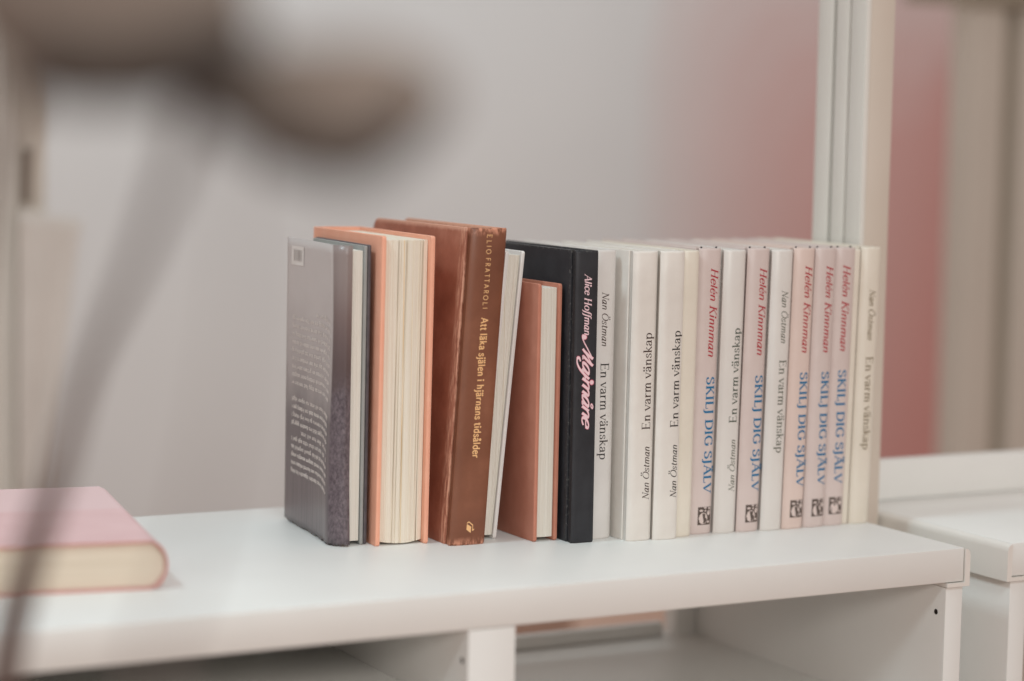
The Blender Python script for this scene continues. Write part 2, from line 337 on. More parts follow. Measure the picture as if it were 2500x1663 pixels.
ITAL = dict(thick=.13, thin=.055, serif=False, slant=.24, alt=True, sp=.04, capserif=True)
ITALB = dict(thick=.17, thin=.065, serif=False, slant=.22, alt=True, sp=.02, capserif=True)
SANS = dict(thick=.13, thin=.12, serif=False, sp=.34)
SANSB = dict(thick=.17, thin=.145, serif=False, sp=.06)
SCRIPT = dict(thick=.27, thin=.095, serif=False, slant=.42, alt=True, script=True, sp=-.05)
def strokes_of(text, st):
    pen = 0.0; out = []
    for ch in text:
        if ch == ' ': pen += st.get('space', .34); continue
        ss, adv = letter(ch, st)
        for kind, pts, w in ss:
            if kind == 'S' and not (st['serif'] or (st.get('capserif') and ch.isupper())): continue
            p = cat_rom(pts) if kind == 'C' else pts
            if kind in 'LS' and len(p) == 2: p = [(p[0][0]+(p[1][0]-p[0][0])*i/8, p[0][1]+(p[1][1]-p[0][1])*i/8) for i in range(9)]
            elif kind == 'L': p = [q for a, b in zip(p, p[1:]) for q in ([a, ((a[0]+b[0])/2, (a[1]+b[1])/2)])] + [p[-1]]
            out.append((kind, [(pen + x + st.get('slant', 0)*y, y) for x, y in p], w))
        pen += adv + st['sp']
    return out, pen - st['sp']
def lettering(name, text, st, p0, p1, cap, up, surf, mat, parent, k=0.0, grow=1.0, lift=0.00014):
    """text on a spine: baseline from p0 to p1 (local x, z in mm), up = +1 (letter tops towards +x) or -1; surf(x) = outer y"""
    ss, total = strokes_of(text, st)
    x0, z0, x1, z1 = p0[0]*1e-3, p0[1]*1e-3, p1[0]*1e-3, p1[1]*1e-3; cap = cap*1e-3
    V, Fc = [], []
    def put(u, v, lay):
        s = u/total; x = x0 + (x1-x0)*s + up*v*cap; z = z0 + (z1-z0)*s
        V.append((x, surf(x) - lift - lay*6e-6, z)); return len(V)-1
    su = math.hypot(z1-z0, x1-x0)/total/cap      # horizontal stretch relative to cap height
    for q, (kind, p, w) in enumerate(ss):
        lay = q % 9
        if kind == 'D':
            r = st['thick']*.72*grow; c = p[0]
            Fc.append([put(c[0]+r*math.cos(a*math.pi/5)/su, c[1]+r*math.sin(a*math.pi/5), lay) for a in range(10)]); continue
        n = len(p); ids = []
        for i in range(n):
            a, b = p[max(0, i-1)], p[min(n-1, i+1)]
            dx, dy = (b[0]-a[0])*su, b[1]-a[1]; l = math.hypot(dx, dy) or 1e-9
            vert = abs(dy)/l
            if kind == 'S': wd = st['thin']*.9
            else:
                wd = st['thin'] + (st['thick']-st['thin'])*vert**1.6
                if w is not None: wd = max(st['thin'], wd*w)
            wd *= grow*.5
            nx, ny = -dy/l, dx/l
            ids.append((put(p[i][0]+nx*wd/su, p[i][1]+ny*wd, lay), put(p[i][0]-nx*wd/su, p[i][1]-ny*wd, lay)))
        for i in range(n-1): Fc.append((ids[i][0], ids[i+1][0], ids[i+1][1], ids[i][1]))
    return mesh(name, V, Fc, mat, parent, False, k)

# ------------------------------------------------------------------ the setting
def struct(o): o['kind'] = 'structure'; return o
WY = 4.0
struct(box('wall', (-3.0, WY, -0.76), (6.0, WY+0.1, 2.8), 'wall', bev=0))
struct(box('floor', (-3.0, -3.2, -0.80), (6.0, WY-0.002, -0.76), 'floor', bev=0))

# ------------------------------------------------------------------ shelf units
FZ = -0.7595
def shelf_unit(x_right, mirror, label, width, dividers, backrail_on_top):
    """top board with moulded end cap, leg panels, inner board, back rail; cap end at local x=0, board runs to -width"""
    root = empty('shelf_unit', (x_right, 0, FZ)); sx = -1 if mirror else 1
    dz = -FZ
    def b(name, a, c, mat, bev=0.0006, parent=root):
        x0, x1 = sorted((a[0]*sx, c[0]*sx))
        return box(name, (x0, a[1], a[2]+dz), (x1, c[1], c[2]+dz), mat, parent, bev)
    b('top_board', (-width, 0, -0.0252), (-0.0008, 0.354, 0), 'board', 0.0010)
    # end cap: thin L-shaped profile wrapping the board end
    prof = [(-0.0004, -0.0006), (0.0018, -0.0012), (0.0036, -0.0030), (0.0042, -0.0060), (0.0042, -0.0288), (-0.0166, -0.0288), (-0.0166, -0.0258), (-0.0002, -0.0258)]
    V = []; n = len(prof)
    for y in (-0.0012, 0.3535): V += [(x*sx, y, z+dz) for x, z in prof]
    Fc = [(i, (i+1) % n, (i+1) % n+n, i+n) for i in range(n)]
    Fc += [(0, 1, 2, 7), (2, 3, 7), (3, 4, 7), (4, 5, 6, 7)] + [(n, n+7, n+2, n+1), (n+2, n+7, n+3), (n+3, n+7, n+4), (n+4, n+7, n+6, n+5)]
    mesh('end_cap', V, Fc, 'cap', root, True)
    sp = b('side_panel', (-0.0163, 0.0006, FZ), (-0.0006, 0.3345, -0.0292), 'board')
    b('rear_leg', (-0.0363, 0.3350, FZ), (-0.0006, 0.3535, -0.0292), 'board')
    hole(root, sp, -0.0163*sx, 0.0110, -0.0489+dz, -sx)
    for (x0, x1, zl_right, zl_left) in dividers:
        dv = b('divider', (x0, 0.0004, FZ), (x1, 0.3345, -0.0256), 'board')
        hole(root, dv, x0*sx, 0.0085, -0.0472+dz, -sx)
        b('inner_board', (x1+0.0004, 0.004, zl_right-0.018), (-0.0167, 0.3545, zl_right), 'board')
        b('back_rail', (x1+0.0004, 0.3350, zl_right+0.0002), (-0.0480, 0.3450, zl_right+0.0120), 'board', 0.0015)
        b('inner_board', (-width+0.017, 0.004, zl_left-0.018), (x0-0.0004, 0.3545, zl_left), 'board')
        b('back_panel', (-width+0.017, 0.3350, zl_left+0.0004), (x0-0.0004, 0.345, -0.0256), 'board')
        b('side_panel', (-width, 0.0006, FZ), (-width+0.0163, 0.3345, -0.0256), 'board')
    if not dividers:
        b('side_panel', (-width, 0.0006, FZ), (-width+0.0163, 0.3345, -0.0256), 'board')
    if backrail_on_top:
        b('back_rail', (-width, 0.196, 0.0004), (-0.004, 0.208, 0.034), 'board', 0.0012)
    return tag(root, label, 'shelf')
def hole(root, panel, x, y, z, sgn):
    V = [(x + sgn*0.00015, y, z)]; n = 14
    for i in range(n):
        a = 2*math.pi*i/n; V.append((x + sgn*0.00015, y + 0.0021*math.cos(a), z + 0.0021*math.sin(a)))
    mesh('peg_hole', V, [(0, 1+i, 1+(i+1) % n) for i in range(n)], 'hole', panel)
shelf_unit(0, False, 'white shelf unit carrying the whole row of books', 0.98, [(-0.4124, -0.3773, -0.1318, -0.082)], False)
shelf_unit(0.0442, True, 'second white shelf unit with raised back rail, past the narrow gap at far right', 0.62, [], True)

# upright post in the gap between the units, grooved on its side
def upright(name, x0, x1, y0, y1, z1, label):
    root = empty(name, (x0, y0, FZ)); h = z1 - FZ
    d = y1-y0; gs = [0.34, 0.66]
    ys = [0, gs[0]*d-0.0013, gs[0]*d+0.0013, gs[1]*d-0.0022, gs[1]*d+0.0022, d]
    w = x1-x0
    for a, b2 in ((0, 1), (2, 3), (4, 5)):
        box('side_strip', (0, ys[a], 0), (0.0045, ys[b2], h), 'upright', root, 0.0005)
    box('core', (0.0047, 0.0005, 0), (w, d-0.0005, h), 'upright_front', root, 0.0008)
    for a, b2 in ((1, 2), (3, 4)):
        box('groove_strip', (0.0022, ys[a]+0.0001, 0), (0.0046, ys[b2]-0.0001, h), 'groove', root, 0)
    tag(root, label, 'post')
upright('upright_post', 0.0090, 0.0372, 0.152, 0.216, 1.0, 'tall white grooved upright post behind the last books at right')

# ------------------------------------------------------------------ books
def spine_fn(w, b, p):
    return lambda x: b*min(1.0, abs(2*x/w-1))**p
def spine_out(loc, yaw, k, w, H, D, b, p, cover, spine_mat, pg, label, group=None, name='book', corner=0.0006, bt=0.0024, joint=0.0090, head=None, groove=0.0012):
    root = empty(name, loc, yaw); sf_ = spine_fn(w, b, p)
    N = 26
    def prof(z):
        e = min(z, H-z); ins = 0.0009*max(0.0, 1-e/0.0016)**2
        out, inn = [], []
        for i in range(N+1):
            x = w*(0.5 - 0.5*math.cos(math.pi*i/N)); out.append((x, sf_(x) + ins))
        out = [(groove, joint-0.0004), (groove*0.5, b+0.0022)] + out + [(w-groove*0.5, b+0.0022), (w-groove, joint-0.0004)]
        th = 0.0014
        for x, y in out:
            inn.append((th + groove + (w-2*th-2*groove)*(x/w), min(joint-0.0004, y + th) if (0 < x < w) else y))
        inn[0] = (out[0][0]+th, joint-0.0004); inn[-1] = (out[-1][0]-th, joint-0.0004)
        return out + inn[::-1]
    zs = [0, .0004, .0009, .0016] + [0.0016+(H-0.0032)*i/8 for i in range(1, 8)] + [H-.0016, H-.0009, H-.0004, H]
    sp = ring_extrude('spine', prof, zs, spine_mat, root, k)
    slab('front_cover', 0, bt, joint, D, 0, H, (0, corner, corner, 0), cover, root, 0.0005, k)
    slab('back_cover', w-bt, w, joint, D, 0, H, (0, corner, corner, 0), cover, root, 0.0005, k)
    box('page_block', (bt+0.0003, b+0.0032, 0.0030), (w-bt-0.0003, D-0.004, H-0.0030), pg, root, 0.0003, k)
    if head:
        for xh in (bt+0.0002, w-bt-0.0012):
            box('headband', (xh, b+0.0016, H-0.0030), (xh+0.0010, b+0.0030, H+0.0012), head, root, 0.0002, k)
    tag(root, label, 'book', group)
    return root, sp, sf_
def fore_out(loc, yaw, k, w, H, D, cover, pg, label, bt=0.0026, bulge=0.002, gaps=(), ov=0.0035, group=None, bottom=0.003, cover_edge=None, jit=0.00022):
    """hardback pushed in backwards: fore-edge of the pages faces out"""
    root = empty('book', loc, yaw); r2 = random.Random(int(w*1e6)+3)
    slab('front_cover', 0, bt, 0, D-0.006, 0, H, (0.0022, 0, 0, 0.0022), cover, root, 0.0007, k)
    slab('back_cover', w-bt, w, 0, D-0.006, 0, H, (0.0022, 0, 0, 0.0022), cover, root, 0.0007, k)
    # rounded spine at the back
    N = 12; out = [(w*(0.5-0.5*math.cos(math.pi*i/N)), D-0.005+0.004*math.sin(math.pi*i/N)) for i in range(N+1)]
    inn = [(0.0012+(w-0.0024)*x/w, y-0.0014) for x, y in out]
    ring_extrude('spine', lambda z: out + inn[::-1], [0, H], cover, root, k)
    n = 84; xs = [bt+0.0002 + (w-2*bt-0.0004)*i/n for i in range(n+1)]
    js = [r2.uniform(-1, 1)*jit for _ in xs]
    def yf(i, z):
        s = i/n; y = ov + bulge*((2*s-1)**2) - bulge*0.5 + js[i]
        for gpos, gd in gaps:
            y += gd*math.exp(-((s-gpos-0.02*(z/H-0.5))/0.007)**2)
        return y
    V, Fc = [], []; zs = [bottom + (H-0.003-bottom)*j/10 for j in range(11)]
    for j, z in enumerate(zs):
        for i in range(n+1):
            zz = z - (0.0016*math.sin(math.pi*i/n) if (j == 0 and bulge > 0.0025) else 0)
            V.append((xs[i], yf(i, z), zz))
    m = n+1
    for j in range(10):
        for i in range(n): Fc.append((j*m+i, j*m+i+1, (j+1)*m+i+1, (j+1)*m+i))
    base = len(V)
    for j in (0, 10):
        for i in range(m): V.append((xs[i], D-0.007, zs[j]))
    for i in range(n):
        Fc.append((i, i+1, base+i+1, base+i)); Fc.append((10*m+i, 10*m+i+1, base+m+i+1, base+m+i)); Fc.append((base+i, base+i+1, base+m+i+1, base+m+i))
    mesh('page_block', V, Fc, pg, root, False, k)
    tag(root, label, 'book', group)
    return root

# --- 1 grey dust-jacketed book, upside down, fore-edge out
gk = 0.004; GH = 0.2165; GD = 0.120
root = empty('book', (-0.4272, 0.1830, 0), -5.0)
slab('front_cover', 0.0008, 0.0034, 0, GD-0.004, 0, GH, (0.001,)*4, 'grey_board', root, 0.0004, gk)
slab('back_cover', 0.0185, 0.0212, 0, GD-0.004, 0, GH, (0.001,)*4, 'grey_board', root, 0.0006, gk)
N = 60; V, Fc = [], []
for j, z in enumerate((0.003, GH-0.0035)):
    for i in range(N+1): V.append((0.0037+0.0145*i/N, 0.0010 + rnd.uniform(-1, 1)*0.0002 + 0.0006*((2*i/N-1)**2), z))
    for i in range(N+1): V.append((0.0037+0.0145*i/N, GD-0.006, z))
m = N+1
for i in range(N):
    Fc += [(i, i+1, 2*m+i+1, 2*m+i), (m+i, m+i+1, 3*m+i+1, 3*m+i), (i, i+1, m+i+1, m+i), (2*m+i, 2*m+i+1, 3*m+i+1, 3*m+i)]
mesh('page_block', V, Fc, 'pages_white', root, False, gk)
def jac(z):
    """jacket line seen from above, curling round the fore-edge"""
    f = 1.0 + 0.35*math.sin(z*30)
    low = max(0.0, 1 - z/0.05)
    return cat_rom([(0.0000, GD), (-0.0006, 0.090), (-0.0008, 0.050), (-0.0022*f, 0.022), (-0.0030*f-0.0010*low, 0.009), (-0.0008-0.0006*low, 0.0012-0.001*low), (0.0040, -0.0030-0.002*low), (0.0070, -0.0026-0.0035*low), (0.0094, -0.0016-0.003*low)], 5)
nz = 34; P = [jac(GH*j/nz) for j in range(nz+1)]; m = len(P[0]); V, Fc = [], []
for j in range(nz+1):
    for i in range(m):
        z = GH*j/nz + (0.0006 if j == nz else 0)
        if j == 0:
            s = i/m; z = 0.0012 + 0.0008*math.sin(i*1.7) + (0.0 if s < 0.7 else rnd.uniform(-0.0002, 0.0016))
        if j == nz and i > m-12: z -= rnd.uniform(0, 0.0006)
        V.append((P[j][i][0], P[j][i][1], z))
for j in range(nz):
    for i in range(m-1): Fc.append((j*m+i, j*m+i+1, (j+1)*m+i+1, (j+1)*m+i))
jk = mesh('dust_jacket', V, Fc, 'jacket', root, True, gk)
sm = jk.modifiers.new('thickness', 'SOLIDIFY'); sm.thickness = 0.0003; sm.offset = 0
slab('jacket_flap', 0.0217, 0.0246, 0.001, GD, 0.0002, GH+0.0006, (0.001,)*4, 'dark_jacket', root, 0.0010, gk)
def jx(y, z):
    p = jac(z)
    for a, b2 in zip(p, p[1:]):
        if b2[1] <= y <= a[1]:
            s = (a[1]-y)/max(1e-9, a[1]-b2[1]); return a[0]+(b2[0]-a[0])*s
    return p[-1][0]
def side_text(rows, mat):
    """lines printed upside-down on the jacket: read from the fore-edge (+y is the reading direction)"""
    st = dict(thick=.30, thin=.20, serif=False, sp=.07); V, Fc = [], []
    for z0, y0, y1, text in rows:
        ss, total = strokes_of(text, st); cap = 0.0031
        for q, (kind, p, w) in enumerate(ss):
            lay = q % 7
            def put(u, v):
                y = y0 + (y1-y0)*u/total; droop = 0.0042*max(0.0, 1-(y-0.010)/0.022)**2
                z = z0 - v*cap - droop
                V.append((jx(y, z) - 0.0004 - lay*6e-6, y, z)); return len(V)-1
            su = (y1-y0)/total/cap
            if kind == 'D':
                Fc.append([put(p[0][0]+.12*a/su, p[0][1]+.12*b2) for a, b2 in ((-1, -1), (1, -1), (1, 1), (-1, 1))]); continue
            p = p[::2] + ([p[-1]] if len(p) % 2 == 0 else []) if len(p) > 6 else p
            ids = []; n = len(p)
            for i in range(n):
                a, b2 = p[max(0, i-1)], p[min(n-1, i+1)]; dx, dy = (b2[0]-a[0])*su, b2[1]-a[1]; l = math.hypot(dx, dy) or 1e-9
                wd = .5*(st['thin'] + (st['thick']-st['thin'])*abs(dy)/l)
                ids.append((put(p[i][0]-dy/l*wd/su, p[i][1]+dx/l*wd), put(p[i][0]+dy/l*wd/su, p[i][1]-dx/l*wd)))
            for i in range(n-1): Fc.append((ids[i][0], ids[i+1][0], ids[i+1][1], ids[i][1]))
    return mesh('lettering', V, Fc, mat, jk, False, gk)
def scribble(n):
    s = ''
    while len(s) < n:
        s += ''.join(rnd.choice('aeinrmtsdlvkuog') for _ in range(rnd.randint(2, 7))) + ' '
    return s[:n].strip()
known = {2: 'en', 4: 'I ', 5: 'I en', 9: 'Men hon vill inte.', 10: 'att en', 11: 'en', 12: 'eller'}
rows = []; z = 0.0395
for r in range(20):
    if r == 10: z += 0.0062
    y1 = 0.103
    tx = (known.get(r, '') + ' ' + scribble(34))[:34].strip()
    if r == 5: y1 = 0.080; tx = 'inte. Men hon vill inte.'
    if r == 19: y1 = 0.046; tx = scribble(9)
    rows.append((z + 0.0027, 0.0105, y1, tx)); z += 0.0061
side_text(rows, 'ink_white')
# barcode label near the (upside-down) foot
lab = []
for y, z in ((0.078, 0.1972), (0.1085, 0.1968), (0.1085, 0.2112), (0.078, 0.2116)): lab.append((jx(y, z)-0.00045, y, z))
bl = mesh('barcode_label', lab, [(0, 1, 2, 3)], 'label_white', jk, False, gk)
V, Fc = [], []; y = 0.0825
while y < 0.103:
    bw = rnd.choice((0.0005, 0.0005, 0.0009, 0.0013)); i0 = len(V)
    for yy, zz in ((y, 0.2003), (y+bw, 0.2003), (y+bw, 0.2088), (y, 0.2088)): V.append((jx(yy, zz)-0.0006, yy, zz))
    Fc.append((i0, i0+1, i0+2, i0+3)); y += bw + rnd.choice((0.0006, 0.0009, 0.0013))
mesh('bars', V, Fc, 'ink_bar', jk, False, gk)
tag(root, 'grey dust-jacketed book standing upside down, leftmost of the standing row', 'book')

# --- 2 orange hardback, fore-edge out
fore_out((-0.4012, 0.1700, 0), -4.0, 0.010, 0.0410, 0.2240, 0.152, 'orange', 'pages_cream', 'thick orange hardback with its cream page edges facing out', bt=0.0034, bulge=0.0035, gaps=((0.30, 0.0022), (0.36, 0.0010), (0.47, 0.0022), (0.49, 0.0012), (0.80, 0.0012), (0.865, 0.0030)), ov=0.0042, bottom=0.0026, jit=0.0003)
# --- 3 brown book
br, bs, bf = spine_out((-0.3511, 0.1505, 0), -2.0, 0.0603, 0.0282, 0.2304, 0.182, 0.0016, 5, 'brown_cover', 'brown_spine', 'pages_white', 'worn brown book with pale lettering on its slanting spine', corner=0.009, bt=0.0030, joint=0.0100, groove=0.0016)
lettering('lettering', 'ELIO FRATTAROLI', SANS, (12.3, 226.0), (12.7, 171.9), 3.7, 1, bf, 'foil', bs, 0.0603)
lettering('lettering', 'Att läka själen i hjärnans tidsålder', SANSB, (12.1, 165.8), (13.1, 63.8), 5.6, 1, bf, 'foil', bs, 0.0603)
V, Fc = [], []
def poly_on(V, Fc, pts, surf, lay=0):
    i0 = len(V)
    for x, z in pts: V.append((x*1e-3, surf(x*1e-3)-0.00014-lay*8e-6, z*1e-3))
    Fc.append(tuple(range(i0, i0+len(pts))))
poly_on(V, Fc, [(12.6, 15.6), (16.2, 13.4), (16.0, 8.9), (12.4, 11.6)], bf)
poly_on(V, Fc, [(12.6, 15.6), (12.6, 16.6), (13.6, 17.3), (14.4, 17.3), (14.2, 16.6), (13.3, 16.3)], bf, 1)
poly_on(V, Fc, [(14.4, 17.3), (17.6, 14.8), (17.1, 14.2), (14.2, 16.6)], bf, 2)
poly_on(V, Fc, [(17.6, 14.8), (17.6, 11.6), (17.1, 11.6), (17.1, 14.2)], bf, 3)
poly_on(V, Fc, [(17.0, 11.7), (18.8, 11.8), (18.4, 10.9), (17.2, 10.2)], bf, 4)
mesh('emblem', V, Fc, 'foil', bs, False, 0.0603)
# --- 4 white leaning book
fore_out((-0.3212, 0.1655, 0), -2.0, 0.0915, 0.0160, 0.2127, 0.130, 'white_cover', 'pages_white', 'white book leaning right with pages outward, between brown and terracotta books', bt=0.0030, bulge=0.0005, ov=0.0020)
# --- 5 terracotta
fore_out((-0.2866, 0.1420, 0), 0.0, 0.001, 0.0200, 0.1900, 0.125, 'terra', 'pages_white', 'short terracotta hardback with pages outward, beside the black book', bt=0.0030, bulge=0.0008, ov=0.0022)
# --- 6 black
bk, ks, kf = spine_out((-0.2638, 0.1258, 0), -2.0, -0.003, 0.0184, 0.2150, 0.150, 0.0010, 6, 'black_cover', 'black_cover', 'pages_white', 'black book with pale pink script title on its spine', corner=0.002, bt=0.0028, joint=0.0090, groove=0.0014)
lettering('lettering', 'Alice Hoffman', ITALB, (7.1, 197.8), (7.4, 153.6), 5.7, 1, kf, 'ink_pink', ks, -0.003)
lettering('lettering_outline', 'Majmåne', SCRIPT, (6.4, 147.0), (6.9, 87.5), 8.6, 1, kf, 'ink_magenta', ks, -0.003, 1.30, 0.00010)
lettering('lettering', 'Majmåne', SCRIPT, (6.4, 147.0), (6.9, 87.5), 8.6, 1, kf, 'ink_pink', ks, -0.003, 1.0, 0.00022)
# --- the row of white and pale pink hardbacks
GW = 'white spines along the row'; GP = 'pale pink spines along the row'
def white(loc, k, w, label, up, nan, en, caps, ink_en, ink_nan, cover='white_cover', H=0.2146, yaw=-1.5, p=3.2, b=0.0034, D=0.150):
    if cover == 'white_cover': cover = 'white_cover%d' % (int(abs(loc[0])*1e4) % 4)
    r, s, f = spine_out(loc, yaw, k, w, H, D, b, p, cover, cover, 'pages_white', label, GW)
    if nan: lettering('lettering', 'Nan Östman', ITAL, nan[0], nan[1], caps[0], up, f, ink_nan, s, k)
    if en: lettering('lettering', 'En varm vänskap', ROMAN, en[0], en[1], caps[1], up, f, ink_en, s, k)
    return r
def pink(loc, k, w, label, hel, skilj, logo, H=0.2158, yaw=-1.5):
    pc = 'pink_cover%d' % (int(abs(loc[0])*1e4) % 3)
    r, s, f = spine_out(loc, yaw, k, w, H, 0.150, 0.0030, 3.2, pc, pc, 'pages_white', label, GP, head='headband')
    lettering('lettering', 'Helén Kinnman', ITALB, hel[0], hel[1], 6.4, 1, f, 'ink_red', s, k)
    lettering('lettering', 'SKILJ DIG SJÄLV', ROMANB, skilj[0], skilj[1], 7.0, 1, f, 'ink_blue', s, k)
    x0, z1, x1, z0 = logo; sx, sz = (x1-x0)/100, (z1-z0)/100
    V, Fc = [], []
    def pg(pts, lay): poly_on(V, Fc, [(x0+a*sx, z0+c*sz) for a, c in pts], f, lay)
    for i in range(6): pg([(100*i/6, 0), (100*(i+1)/6, 0), (100*(i+1)/6, 100), (100*i/6, 100)], 0)
    e = mesh('emblem', V, Fc, 'ink_logo', s, False, k)
    V, Fc = [], []
    def ell(cx, cy, rx, ry, n=18):
        pg([(cx+rx*math.cos(2*math.pi*i/n)*(1+0.06*math.sin(i*3)), cy+ry*math.sin(2*math.pi*i/n)) for i in range(n)], 4)
    ell(40, 36, 32, 32); ell(82, 66, 13, 14); ell(86, 91, 8, 7, 10); ell(24, 80, 14, 6, 10); ell(80, 16, 12, 6, 10); ell(55, 79, 6, 6, 8); ell(54, 95, 12, 4, 8)
    mesh('emblem_figure', V, Fc, 'pink_cover', s, False, k)
    return r
white((-0.2450, 0.1345, 0), 0.0, 0.0205, 'thin white book titled in black, touching the black book', 1, ((8.0, 183.9), (8.4, 144.0)), ((8.0, 131.5), (8.7, 59.6)), (5.4, 6.8), 'ink_black', 'ink_brown')
white((-0.2215, 0.1165, 0), 0.004, 0.0208, 'white book with dark red title reading upwards, second white spine from the black book', -1, ((17.4, 30.5), (16.9, 70.0)), ((16.8, 82.8), (16.1, 154.6)), (5.6, 7.0), 'ink_brown', 'ink_brown', b=0.0026, p=4)
white((-0.2003, 0.1130, 0), 0.006, 0.0205, 'white book with black title reading upwards, beside the blank white spine', -1, ((18.1, 31.0), (17.6, 70.7)), ((17.8, 83.9), (17.4, 155.9)), (5.6, 7.0), 'ink_black', 'ink_black', b=0.0028, p=4)
white((-0.1793, 0.1185, 0), 0.008, 0.0158, 'blank white spine with faint yellowing, before the first pink book', 1, None, None, None, None, None, 'white_cover_yellowed')
pink((-0.1622, 0.1225, 0), 0.014, 0.0192, 'first pale pink book from the left, after the blank white spine', ((9.3, 201.4), (9.3, 134.7)), ((8.9, 119.3), (9.8, 31.4)), (5.8, 20.7, 17.6, 7.1))
white((-0.1424, 0.1190, 0), 0.016, 0.0192, 'white book with green title reading upwards, between two pink books', -1, ((15.6, 31.3), (14.9, 71.1)), ((15.0, 84.0), (15.0, 155.9)), (5.2, 6.7), 'ink_green', 'ink_greygreen')
pink((-0.1226, 0.1180, 0), 0.018, 0.0196, 'second pale pink book from the left, standing between two white books', ((10.0, 201.5), (10.2, 135.1)), ((9.9, 119.5), (10.8, 31.3)), (6.3, 20.7, 18.2, 7.2))
white((-0.1024, 0.1148, 0), 0.019, 0.0188, 'white book with grey-green title reading downwards, left of the pink trio', 1, ((8.3, 184.1), (9.2, 144.0)), ((8.8, 131.1), (9.3, 59.9)), (5.5, 6.8), 'ink_greygreen', 'ink_greygreen')
pink((-0.0829, 0.1148, 0), 0.020, 0.0190, 'leftmost of the three pink books standing together', ((9.4, 202.8), (9.4, 136.1)), ((9.0, 120.9), (10.2, 32.8)), (5.6, 22.3, 17.6, 8.9))
pink((-0.0632, 0.1145, 0), 0.020, 0.0190, 'middle one of the three pink books standing together', ((9.2, 202.6), (9.3, 135.8)), ((9.2, 120.7), (10.3, 33.0)), (6.0, 22.1, 17.8, 8.5))
pink((-0.0437, 0.1150, 0), 0.020, 0.0182, 'rightmost of the three pink books standing together', ((6.0, 203.1), (6.4, 136.3)), ((6.0, 121.4), (7.0, 33.3)), (3.4, 22.4, 15.2, 9.1))
white((-0.0252, 0.1175, 0), 0.020, 0.0056, 'very thin blank white book squeezed in just before the last book', 1, None, None, None, None, None, 'white_cover_yellowed', b=0.001)
white((-0.0193, 0.1145, 0), 0.020, 0.0186, 'last white book at the right end of the row, olive title', 1, ((7.3, 183.4), (7.2, 144.2)), ((7.0, 131.1), (7.9, 58.3)), (5.5, 6.8), 'ink_olive', 'ink_olive', 'white_cover_yellowed', H=0.2160)

# --- pink book lying flat at the left, spine to the right, tail of the pages towards the camera
root = empty('book', (-0.5930, 0.0880, 0), -9.5)
BW, BH, BT = 0.155, 0.229, 0.0319
def flat_profile(off):
    p = [(-BW, 0.0+off), (-0.020, 0.0+off)]
    p += [(-0.006, 0.0002+off), (0.0006-off, 0.0035+off), (0.0042-off, 0.010), (0.0052-off, 0.016), (0.0042-off, 0.022), (0.0006-off, BT-0.0035-off), (-0.006, BT-0.0002-off)]
    p += [(-0.020, BT-off), (-BW, BT-off)]
    return cat_rom(p, 4)
o_, i_ = flat_profile(0.0), flat_profile(0.0016)
def lying(name, ya, yb, mat):
    V, Fc = [], []; m = len(o_)
    for y in (ya, yb):
        V += [(x, y, z) for x, z in o_] + [(x, y, z) for x, z in i_]
    for i in range(m-1):
        Fc += [(i, i+1, 2*m+i+1, 2*m+i), (m+i, m+i+1, 3*m+i+1, 3*m+i), (i, i+1, m+i+1, m+i), (2*m+i, 2*m+i+1, 3*m+i+1, 3*m+i)]
    Fc += [(0, m, 3*m, 2*m), (m-1, 2*m-1, 4*m-1, 3*m-1)]
    return mesh(name, V, Fc, mat, root, True)
lying('cover', 0.0008, BH, 'pink_flat')
lying('cover_edge', 0.0, 0.0007, 'pink_edge')
V, Fc = [], []; pp = [(x, z) for x, z in flat_profile(0.0019)]; m = len(pp)
for y in (0.0035, BH-0.0035): V += [(max(-BW+0.004, x), y, z) for x, z in pp]
Fc = [(i, i+1, m+i+1, m+i) for i in range(m-1)] + [(0, m-1, 2*m-1, m)]
Fc += [tuple(range(m)), tuple(range(m, 2*m))]
mesh('page_block', V, Fc, 'pages_flat', root, False)
tag(root, 'pink book lying flat with tan page edges, at the left end of the shelf', 'book')

# ------------------------------------------------------------------ blurred background
def panel(name, pts, y, th, mat, label, cat, group=None):
    V = [(x, y, z) for x, z in pts] + [(x, y+th, z) for x, z in pts]; n = len(pts)
    Fc = [tuple(range(n)), tuple(range(2*n-1, n-1, -1))] + [(i, (i+1) % n, (i+1) % n+n, i+n) for i in range(n)]
    return tag(mesh(name, V, Fc, mat), label, cat, group)
SHEETS_LOW = [[(2.212, -0.629), (2.193, 0.487), (2.239, 0.732), (2.353, 0.894), (3.623, 1.068)], [(2.307, -0.634), (2.289, 0.373), (2.335, 0.62), (2.451, 0.782), (3.63, 0.941)], [(2.402, -0.64), (2.387, 0.256), (2.433, 0.506), (2.551, 0.669), (3.637, 0.813)], [(2.499, -0.645), (2.487, 0.137), (2.533, 0.389), (2.653, 0.553), (3.644, 0.685)], [(2.598, -0.651), (2.588, 0.016), (2.635, 0.271), (2.757, 0.435), (3.651, 0.556)], [(2.698, -0.656), (2.692, -0.107), (2.739, 0.15), (2.863, 0.315), (3.658, 0.427)]]
SHEETS_SLANT = [[(2.821, -0.659), (2.912, -0.364), (3.0, -0.008), (3.091, 0.313), (3.201, 0.541), (3.622, 0.579)], [(2.902, -0.663), (2.993, -0.367), (3.083, -0.009), (3.157, 0.314), (3.228, 0.495), (3.625, 0.53)], [(2.984, -0.668), (3.076, -0.369), (3.166, -0.009), (3.224, 0.315), (3.256, 0.447), (3.628, 0.481)], [(3.066, -0.672), (3.159, -0.372), (3.25, -0.01), (3.292, 0.316), (3.284, 0.4), (3.63, 0.432)]]
def lerp3(a, b, f): return tuple(a[q]+(b[q]-a[q])*f for q in range(3))
